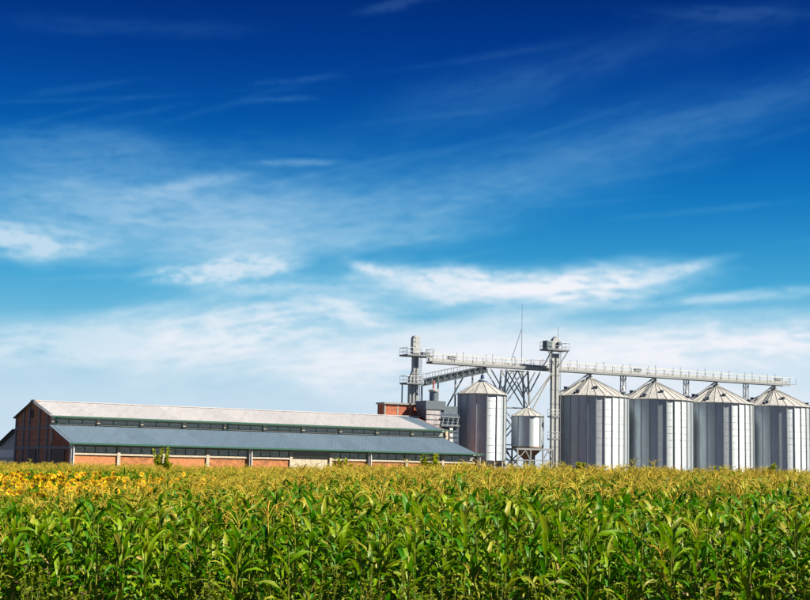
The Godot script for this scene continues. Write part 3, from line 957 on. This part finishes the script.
	beam(dg, Vector3(3.0, -4.5, 1.0), A.lerp(B, 0.62) + Vector3(0, -0.2, 0), 0.2)
	part("brace", dg, M.steel_blue, cb)

# ---------------------------------------------------------------- plants

func leaf_into(st: SurfaceTool, xf: Transform3D, L: float, W: float, a0: float, bend: float, twist: float, wave: float, col: Color, tip: Color, seg := 6) -> void:
	var p := Vector3.ZERO
	var prev := []
	for i in seg + 1:
		var t := float(i) / seg
		var ang := a0 - bend * pow(t, 1.5)
		var d := Vector3(cos(ang), sin(ang), 0)
		var nr := Vector3(-sin(ang), cos(ang), 0)
		var w := W * (1.0 - pow(t, 2.4)) * (0.5 + 0.5 * minf(1.0, t / 0.3))
		var tw := twist * t
		var side := Vector3(0, 0, 1) * cos(tw) + nr * sin(tw)
		var up := nr * cos(tw) - Vector3(0, 0, 1) * sin(tw)
		var k := sin(t * 9.0 + wave) * 0.22
		var e0 := xf * (p + side * w * 0.5 + up * w * (0.20 + k))
		var e1 := xf * (p - side * w * 0.5 + up * w * (0.20 - k))
		var mid := xf * p
		var c := col.lerp(tip, t * t)
		var n0 := (xf.basis * (up - side * (0.4 + k))).normalized()
		var n1 := (xf.basis * (up + side * (0.4 - k))).normalized()
		var nm := (xf.basis * up).normalized()
		if i > 0:
			var q: Array = prev
			for v in [[q[0], q[3], q[4]], [q[1], q[3], q[5]], [mid, c, nm], [q[0], q[3], q[4]], [mid, c, nm], [e0, c, n0], [q[1], q[3], q[5]], [q[2], q[3], q[6]], [e1, c, n1], [q[1], q[3], q[5]], [e1, c, n1], [mid, c, nm]]:
				st.set_color(v[1])
				st.set_normal(v[2])
				st.add_vertex(v[0])
		prev = [e0, mid, e1, c, n0, nm, n1]
		p += d * L / seg

func cone_into(st: SurfaceTool, a: Vector3, b: Vector3, ra: float, rb: float, n: int, col: Color) -> void:
	st.set_color(col)
	tube(st, a, b, ra, rb, n)

func green(rng: RandomNumberGenerator) -> Color:
	var k := rng.randf()
	var c := Color(0.030, 0.132, 0.003).lerp(Color(0.150, 0.238, 0.004), smoothstep(0.2, 0.95, k))
	if rng.randf() < 0.14: c = c.lerp(Color(0.27, 0.25, 0.03), rng.randf_range(0.3, 0.9))
	return c

# a maize plant as a list of parts: [name, SurfaceTool, material]; merged plants put them all into one mesh
func maize_parts(rng: RandomNumberGenerator, tassel: bool, low: float) -> Array:
	var out := []
	var H := rng.randf_range(1.92, 2.18)
	var st := newst()
	var lean := Vector3(rng.randf_range(-0.06, 0.06), 0, rng.randf_range(-0.06, 0.06))
	var top := Vector3(0, H, 0) + lean
	cone_into(st, Vector3(0, low, 0) + lean * low / H, Vector3(0, H * 0.6, 0) + lean * 0.6, 0.016, 0.013, 5, Color(0.17, 0.21, 0.03))
	cone_into(st, Vector3(0, H * 0.6, 0) + lean * 0.6, top, 0.013, 0.007, 5, Color(0.19, 0.22, 0.03))
	out.append(["stalk", st, "leaf"])
	var az := rng.randf() * TAU
	var y := maxf(low, 0.35)
	while y < H - 0.03:
		var f := y / H
		var L := lerpf(0.64, 0.42, absf(f - 0.6) * 2.0) * rng.randf_range(0.85, 1.12)
		if f > 0.88: L *= 0.72
		var a0 := deg_to_rad(lerpf(50, 66, f) + rng.randf_range(-12, 12))
		var bend := deg_to_rad(rng.randf_range(85, 165))
		if f > 0.8: bend *= rng.randf_range(0.6, 1.0)
		var ls := newst()
		var c := green(rng)
		var tip := c
		if rng.randf() < 0.15: tip = c.lerp(Color(0.34, 0.26, 0.06), 0.8)
		if rng.randf() < 0.025: c = Color(0.30, 0.22, 0.07)
		var bs := Basis(Vector3.UP, az + rng.randf_range(-0.5, 0.5))
		leaf_into(ls, Transform3D(bs, Vector3(0, y, 0) + lean * f), L, rng.randf_range(0.048, 0.074), a0, bend, rng.randf_range(-1.1, 1.1), rng.randf() * 6.0, c, tip)
		out.append(["leaf", ls, "leaf"])
		az += PI + rng.randf_range(-0.25, 0.25)
		y += rng.randf_range(0.09, 0.14)
	if low < 0.8:
		var es := newst()
		var b := Basis(Vector3.UP, rng.randf() * TAU)
		var d := b * Vector3(0.42, 0.9, 0)
		var e0 := Vector3(0, rng.randf_range(1.0, 1.25), 0)
		cone_into(es, e0, e0 + d * 0.09, 0.018, 0.032, 6, Color(0.17, 0.22, 0.05))
		cone_into(es, e0 + d * 0.09, e0 + d * 0.2, 0.032, 0.012, 6, Color(0.17, 0.22, 0.05))
		cone_into(es, e0 + d * 0.2, e0 + d * 0.24, 0.014, 0.004, 5, Color(0.16, 0.07, 0.03))
		out.append(["ear", es, "leaf"])
	if tassel:
		var ts := newst()
		var gold := Color(0.44, 0.28, 0.030).lerp(Color(0.40, 0.37, 0.040), rng.randf())
		cone_into(ts, top, top + Vector3(0, 0.16, 0), 0.005, 0.006, 4, gold)
		cone_into(ts, top + Vector3(0, 0.16, 0), top + Vector3(lean.x, 0.36, lean.z), 0.008, 0.003, 4, gold)
		for i in rng.randi_range(6, 9):
			var t := rng.randf() * TAU
			var s := top + Vector3(0, rng.randf_range(0.08, 0.2), 0)
			var o := Vector3(cos(t), 0, sin(t))
			var l := rng.randf_range(0.13, 0.2)
			var mid := s + o * l * 0.5 + Vector3(0, l * 0.75, 0)
			var e := mid + o * l * 0.75 + Vector3(0, l * rng.randf_range(-0.1, 0.5), 0)
			cone_into(ts, s, mid, 0.005, 0.006, 3, gold)
			cone_into(ts, mid, e, 0.006, 0.003, 3, gold)
		out.append(["tassel", ts, "tassel"])
	return out

func merged(parts: Array) -> ArrayMesh:
	var by := {}
	for p in parts:
		if not by.has(p[2]): by[p[2]] = newst()
		by[p[2]].append_from((p[1] as SurfaceTool).commit(), 0, Transform3D())
	var am: ArrayMesh = null
	for k in by:
		by[k].set_material(M[k])
		am = by[k].commit(am) if am else by[k].commit()
	return am

func as_thing(called: String, parts: Array) -> Node3D:
	var o := Node3D.new()
	o.name = called
	for p in parts:
		var made := part(p[0], p[1], M[p[2]], o)
		if p[0] == "flowers": made.set_meta("kind", "stuff")
	return o

func sunflower_parts(rng: RandomNumberGenerator) -> Array:
	var out := []
	var H := rng.randf_range(1.85, 2.15)
	var st := newst()
	cone_into(st, Vector3.ZERO, Vector3(0, H * 0.92, 0), 0.017, 0.012, 5, Color(0.10, 0.15, 0.03))
	# heads lean towards the sun, on the right and a little behind the camera
	var face := Vector3(rng.randf_range(-0.2, 1.0), rng.randf_range(-0.3, 0.4), rng.randf_range(0.3, 1.0)).normalized()
	var hc := Vector3(0, H, 0) + face * 0.09
	cone_into(st, Vector3(0, H * 0.92, 0), hc - face * 0.03, 0.012, 0.02, 5, Color(0.10, 0.15, 0.03))
	out.append(["stalk", st, "leaf"])
	for i in 9:
		var y := H * (0.45 + 0.055 * i)
		var ls := newst()
		var c := green(rng) * 0.9
		leaf_into(ls, Transform3D(Basis(Vector3.UP, i * 2.4 + rng.randf()), Vector3(0, y, 0)), rng.randf_range(0.26, 0.36), rng.randf_range(0.17, 0.22), deg_to_rad(rng.randf_range(15, 45)), deg_to_rad(rng.randf_range(50, 100)), rng.randf_range(-0.4, 0.4), rng.randf() * 6.0, c, c, 4)
		out.append(["leaf", ls, "leaf"])
	var x := face.cross(Vector3.UP).normalized()
	var y2 := x.cross(face).normalized()
	var bs := Basis(x, face, y2)
	var ds := newst()
	var sub := newst()
	sub.set_color(Color(0.24, 0.10, 0.010))
	lathe(sub, Vector3.ZERO, [Vector2(0.044, -0.03), Vector2(0.048, 0.0), Vector2(0.030, 0.012), Vector2(0.0, 0.012)], 12)
	ds.append_from(sub.commit(), 0, Transform3D(bs, hc))
	out.append(["flower_disc", ds, "tassel"])
	var ps := newst()
	for i in 20:
		var t := TAU * i / 20.0
		var b2 := Basis(x * cos(t) + y2 * sin(t), face, (x * cos(t) + y2 * sin(t)).cross(face))
		leaf_into(ps, Transform3D(b2, hc + b2.x * 0.036), rng.randf_range(0.052, 0.080), 0.034, deg_to_rad(rng.randf_range(5, 30)), deg_to_rad(rng.randf_range(0, 40)), 0.0, 0.0, Color(0.72, 0.42, 0.006), Color(0.78, 0.56, 0.010), 2)
	out.append(["petals", ps, "petal"])
	return out

func bushy_parts(rng: RandomNumberGenerator, H: float, spread: float, stems: int, leaf_l: float, leaf_w: float, per: int, c0: Color, c1: Color, flower: Color, n_fl: int) -> Array:
	var tr := newst()
	var lv := newst()
	var fl := newst()
	cone_into(tr, Vector3.ZERO, Vector3(0, H * 0.45, 0), H * 0.012, H * 0.009, 5, Color(0.10, 0.08, 0.045))
	for i in stems:
		var t := i * 2.4 + rng.randf()
		var y0 := H * rng.randf_range(0.18, 0.45)
		var s := Vector3(0, y0, 0)
		var e := Vector3(cos(t) * spread * rng.randf_range(0.3, 1.0), H * rng.randf_range(0.62, 1.0), sin(t) * spread * rng.randf_range(0.3, 1.0))
		var mid := s.lerp(e, 0.5) + Vector3(cos(t), 0, sin(t)) * spread * 0.14
		cone_into(tr, s, mid, H * 0.006, H * 0.004, 4, Color(0.11, 0.11, 0.045))
		cone_into(tr, mid, e, H * 0.004, H * 0.0015, 4, Color(0.10, 0.13, 0.03))
		for k in per:
			var f := rng.randf()
			var p := s.lerp(mid, f * 2.0) if f < 0.5 else mid.lerp(e, f * 2.0 - 1.0)
			var b := Basis(Vector3.UP, rng.randf() * TAU) * Basis(Vector3(0, 0, 1), rng.randf_range(-0.2, 0.7))
			leaf_into(lv, Transform3D(b, p), leaf_l * rng.randf_range(0.7, 1.25), leaf_w * rng.randf_range(0.7, 1.2), 0.5, rng.randf_range(0.4, 1.4), 0.0, rng.randf() * 6.0, c0.lerp(c1, rng.randf()), c0.lerp(c1, rng.randf()), 3)
		for k in n_fl:
			if rng.randf() < 0.5: continue
			var q := e + Vector3(rng.randf_range(-0.05, 0.05), rng.randf_range(-0.06, 0.05), rng.randf_range(-0.05, 0.05))
			for j in 5:
				leaf_into(fl, Transform3D(Basis(Vector3.UP, j * TAU / 5.0), q), 0.03, 0.022, 0.7, 0.5, 0.0, 0.0, flower, flower, 2)
	var out := [["trunk" if H > 2.6 else "stem", tr, "bark"], ["crown" if H > 2.6 else "foliage", lv, "leaf"]]
	if n_fl > 0: out.append(["flowers", fl, "petal"])
	return out

# whether a point of the field is in the camera's wedge, with room to spare
func in_wedge(x: float, d: float, spare: float) -> bool:
	return absf(x) < d * 0.2895 + spare

# share of sunflowers among the maize: a strip that thins out along its edge
func sunflower_share(x: float, d: float) -> float:
	return 0.92 - 0.92 * smoothstep(-14.0, -2.0, x) if d > 36.5 and d < 68.0 else 0.0

# a plant's stance: turned at random, a little out of plumb, a few of them bent over
func stance(it: Array, rng: RandomNumberGenerator) -> Transform3D:
	var lean := rng.randfn(0.0, 0.045)
	if rng.randf() < 0.05: lean += rng.randf_range(-0.22, 0.22)
	var b := Basis(Vector3(cos(float(it[2]) * 7.0), 0, sin(float(it[2]) * 7.0)), lean) * Basis(Vector3.UP, it[2])
	return Transform3D(b.scaled(Vector3.ONE * float(it[3])), Vector3(it[0], 0, -float(it[1])))

func field() -> void:
	var rng := RandomNumberGenerator.new()
	rng.seed = 11
	# prototypes
	var bare := []
	var tass := []
	var bare_m := []
	var tass_m := []
	var far_m := []
	for i in 12:
		var p := maize_parts(rng, false, 0.0)
		bare.append(as_thing("maize_plant", p))
		bare_m.append(merged(p))
	for i in 5:
		var p := maize_parts(rng, true, 0.0)
		tass.append(as_thing("maize_plant", p))
		tass_m.append(merged(p))
	for i in 6:
		far_m.append(merged(maize_parts(rng, true, 1.0)))
	var far_bare := []
	for i in 3: far_bare.append(merged(maize_parts(rng, false, 1.0)))
	# all places in the field: [x, depth, kind, variant, turn, size]
	var near_bare := []
	var near_tass := []
	var sets := {}
	var d := 16.8
	var row := 0
	while d < 236.0:
		var gap := 0.17 if d < 60.0 else (0.27 if d < 110.0 else 0.36)
		var spare := 3.5 if d < 60.0 else 6.0
		var x := -(d * 0.2895 + spare) + rng.randf() * gap
		while x < d * 0.2895 + spare:
			var px := x + rng.randf_range(-0.07, 0.07)
			var pd := d + rng.randf_range(-0.16, 0.16) + x * 0.05
			x += gap * rng.randf_range(0.8, 1.2)
			if rng.randf() < sunflower_share(px, pd): continue
			# the field ends a few metres before the buildings
			var w := Vector3(px, 0, -pd) - ORIGIN
			if w.dot(EV) > -5.5: continue
			var p_t := 0.05 + 0.42 * smoothstep(19.0, 48.0, pd)
			if px < -5.0 and pd >= 68.0 and pd < 92.0: p_t = 0.12
			var t := rng.randf() < p_t
			var left := 1.0 - smoothstep(-0.24, -0.05, px / pd)
			var grow := lerpf(1.06, lerpf(1.08, 1.2, smoothstep(-9.0, 4.0, px)), smoothstep(22.0, 55.0, pd)) * rng.randf_range(0.83, 1.10)
			if pd < 66.0: grow *= lerpf(1.0, 0.87, left * smoothstep(17.0, 30.0, pd))
			if pd < 18.0 and rng.randf() < 0.3: grow *= rng.randf_range(0.8, 0.95)
			grow *= 1.0 + 0.035 * clampf(px / (pd * 0.29), -1.0, 1.0)
			if rng.randf() < 0.04 and pd > 30.0: grow *= 1.09
			var item := [px, pd, rng.randf() * TAU, grow]
			if pd < 24.0:
				(near_tass if t else near_bare).append(item)
			else:
				var key: Array = [tass_m if t else bare_m, rng.randi() % (5 if t else 12)] if pd < 50.0 else [far_m if t else far_bare, rng.randi() % (6 if t else 3)]
				var mm: ArrayMesh = key[0][key[1]]
				if not sets.has(mm): sets[mm] = []
				sets[mm].append(item)
		d += 0.62 if d < 60.0 else (0.8 if d < 110.0 else 1.1)
		row += 1
	# the 300 that show largest, each a thing of its own
	var all := []
	for it in near_bare: all.append([it, false])
	for it in near_tass: all.append([it, true])
	all.sort_custom(func(a, b): return (a[0][1] + (0.0 if in_wedge(a[0][0], a[0][1], 0.3) else 100.0)) < (b[0][1] + (0.0 if in_wedge(b[0][0], b[0][1], 0.3) else 100.0)))
	for i in all.size():
		var it: Array = all[i][0]
		var t: bool = all[i][1]
		var xf := stance(it, rng)
		if i < 300:
			var src: Node3D = (tass if t else bare)[rng.randi() % (5 if t else 12)]
			var o := src.duplicate()
			o.name = numbered("maize_plant")
			add_child(o)
			o.transform = xf
			tag(o, "tall green maize plant with a golden tassel at the field edge" if t else "leafy green maize plant without tassel at the field edge", "maize plant", "maize plants along the near field edge")
		else:
			var mm: ArrayMesh = (tass_m if t else bare_m)[rng.randi() % (5 if t else 12)]
			if not sets.has(mm): sets[mm] = []
			sets[mm].append(it)
	for p in bare + tass: p.free()
	var root := Node3D.new()
	root.name = "maize_field"
	add_child(root)
	tag(root, "dense maize with golden tassels filling the field up to the buildings", "maize field", "", "stuff")
	for mm in sets: scatter(root, "maize", mm, sets[mm], rng)

	# sunflowers
	var sf := []
	var sf_m := []
	for i in 10:
		var p := sunflower_parts(rng)
		sf.append(as_thing("sunflower", p))
		sf_m.append(merged(p))
	var spots := []
	d = 36.8
	while d < 68.0:
		var x := -(d * 0.2895 + 3.0)
		while x < -2.0:
			var px := x + rng.randf_range(-0.12, 0.12)
			var pd := d + rng.randf_range(-0.2, 0.2)
			x += rng.randf_range(0.26, 0.54)
			if rng.randf() < sunflower_share(px, pd): spots.append([px, pd, rng.randf_range(-0.5, 0.5), rng.randf_range(0.80, 1.08) * lerpf(0.98, 1.14, (pd - 36.0) / 32.0)])
		d += 0.7
	spots.sort_custom(func(a, b): return a[1] + (0.0 if in_wedge(a[0], a[1], 0.2) else 100.0) < b[1] + (0.0 if in_wedge(b[0], b[1], 0.2) else 100.0))
	var rest := {}
	for i in spots.size():
		var it: Array = spots[i]
		var k := rng.randi() % 10
		if i < 300:
			var o: Node3D = sf[k].duplicate()
			o.name = numbered("sunflower")
			add_child(o)
			o.transform = Transform3D(Basis(Vector3.UP, it[2]).scaled(Vector3.ONE * float(it[3])), Vector3(it[0], 0, -float(it[1])))
			tag(o, "yellow sunflower in bloom standing behind the near maize", "sunflower", "sunflowers behind the near maize")
		else:
			if not rest.has(sf_m[k]): rest[sf_m[k]] = []
			rest[sf_m[k]].append(it)
	for p in sf: p.free()
	var sr := Node3D.new()
	sr.name = "sunflower_field"
	add_child(sr)
	tag(sr, "strip of flowering sunflowers seen as a yellow band before the warehouse", "sunflower field", "", "stuff")
	for mm in rest: scatter(sr, "sunflowers", mm, rest[mm], rng)

	# weeds before the front row
	var wd := [[-0.42, 15.6, 1.92, false], [-0.06, 15.4, 1.98, false], [0.30, 15.7, 2.00, false], [0.62, 15.5, 1.90, false], [-0.90, 15.8, 1.90, false], [1.02, 15.8, 1.82, false], [-4.02, 15.7, 1.86, true], [-3.54, 15.6, 1.78, true], [3.18, 15.7, 1.88, true], [3.42, 15.5, 1.80, true], [1.74, 15.8, 1.84, false], [-2.04, 15.8, 1.84, false]]
	for a in wd:
		var pink: bool = a[3]
		var o := as_thing(numbered("weed"), bushy_parts(rng, a[2], 0.26, 14, 0.06, 0.03, 60, Color(0.08, 0.14, 0.006), Color(0.22, 0.25, 0.012), Color(0.36, 0.16, 0.22) if pink else Color(0.40, 0.36, 0.05), 1))
		add_child(o)
		o.position = Vector3(a[0], 0, -float(a[1]))
		tag(o, "bushy small-leaved weed with pink flowers before the maize" if pink else "bushy small-leaved green weed growing before the maize", "weed", "pink flowering weeds" if pink else "green weeds before the maize")
	# young trees and tall weeds that stand out of the far maize
	var sp := [
		[-20.3, 120.0, 4.35, 0.95, "broad yellow-green young tree rising before the brick wall near the white post"],
		[2.3, 112.0, 4.2, 0.85, "yellow-green young tree rising before the far end of the warehouse"],
		[-4.7, 112.0, 3.55, 0.8, "low rounded young tree before the pale warehouse door"],
		[14.2, 112.0, 3.75, 0.5, "slim young tree before the first large silo"],
		[24.6, 110.0, 3.45, 0.4, "low young tree before the third large silo"],
		[28.8, 110.0, 3.95, 0.35, "narrow tall weed before the last large silo"],
	]
	for a in sp:
		var o := as_thing(numbered("young_tree"), bushy_parts(rng, a[2], a[3], 22, 0.32, 0.16, 60, Color(0.20, 0.25, 0.010), Color(0.32, 0.34, 0.018), Color.WHITE, 0))
		add_child(o)
		o.position = Vector3(a[0], 0, -float(a[1]))
		tag(o, a[4], "young tree")

func scatter(root: Node3D, called: String, mesh: ArrayMesh, items: Array, rng: RandomNumberGenerator) -> void:
	var mm := MultiMesh.new()
	mm.transform_format = MultiMesh.TRANSFORM_3D
	mm.use_colors = true
	mm.mesh = mesh
	mm.instance_count = items.size()
	for i in items.size():
		var it: Array = items[i]
		mm.set_instance_transform(i, stance(it, rng))
		var k := rng.randf_range(0.85, 1.18)
		mm.set_instance_color(i, Color(k * rng.randf_range(0.95, 1.15), k, k))
	var o := MultiMeshInstance3D.new()
	o.name = called
	o.multimesh = mm
	root.add_child(o, true)
	o.set_meta("kind", "stuff")

# ---------------------------------------------------------------- the scene

func _ready() -> void:
	SITE = Basis(EU, Vector3.UP, -EV)
	# camera
	var cam := Camera3D.new()
	cam.name = "camera"
	add_child(cam)
	cam.fov = rad_to_deg(2.0 * atan(300.0 / FOCAL))
	cam.near = 0.1
	cam.far = 9000.0
	var roll := atan(0.021)
	var pitch := atan(167.5 * cos(roll) / FOCAL)
	cam.transform = Transform3D(Basis(Vector3.RIGHT, pitch) * Basis(Vector3(0, 0, 1), roll), Vector3(0, CAM_H, 0))
	cam.current = true
	# sky, sun, exposure
	var env := Environment.new()
	env.background_mode = Environment.BG_SKY
	var sky := Sky.new()
	var psm := PanoramaSkyMaterial.new()
	psm.panorama = make_sky()
	sky.sky_material = psm
	env.sky = sky
	env.tonemap_mode = Environment.TONE_MAPPER_LINEAR
	env.tonemap_exposure = 3.0
	env.background_energy_multiplier = 1.0 / 3.0
	env.sdfgi_enabled = true
	env.ssao_enabled = true
	env.ssil_enabled = true
	var we := WorldEnvironment.new()
	we.name = "world_environment"
	we.environment = env
	add_child(we)
	var sun := DirectionalLight3D.new()
	sun.name = "sun"
	add_child(sun)
	var az := deg_to_rad(80.0)
	var el := deg_to_rad(42.0)
	var to_sun := Vector3(sin(az) * cos(el), sin(el), cos(az) * cos(el))
	sun.look_at_from_position(to_sun * 100.0, Vector3.ZERO, Vector3.UP)
	sun.light_energy = 1.6
	sun.light_color = Color(1.0, 0.95, 0.86)
	sun.light_angular_distance = 0.5
	sun.shadow_enabled = true
	make_materials()
	# ground to the horizon
	var gs := newst()
	quad(gs, Vector3(-6000, 0, 4000), Vector3(6000, 0, 4000), Vector3(6000, 0, -8000), Vector3(-6000, 0, -8000), Vector3.UP)
	var gr := part("ground", gs, M.soil, self)
	tag(gr, "bare brown soil under the crops", "", "", "structure")
	warehouse()
	plant_works()
	field()
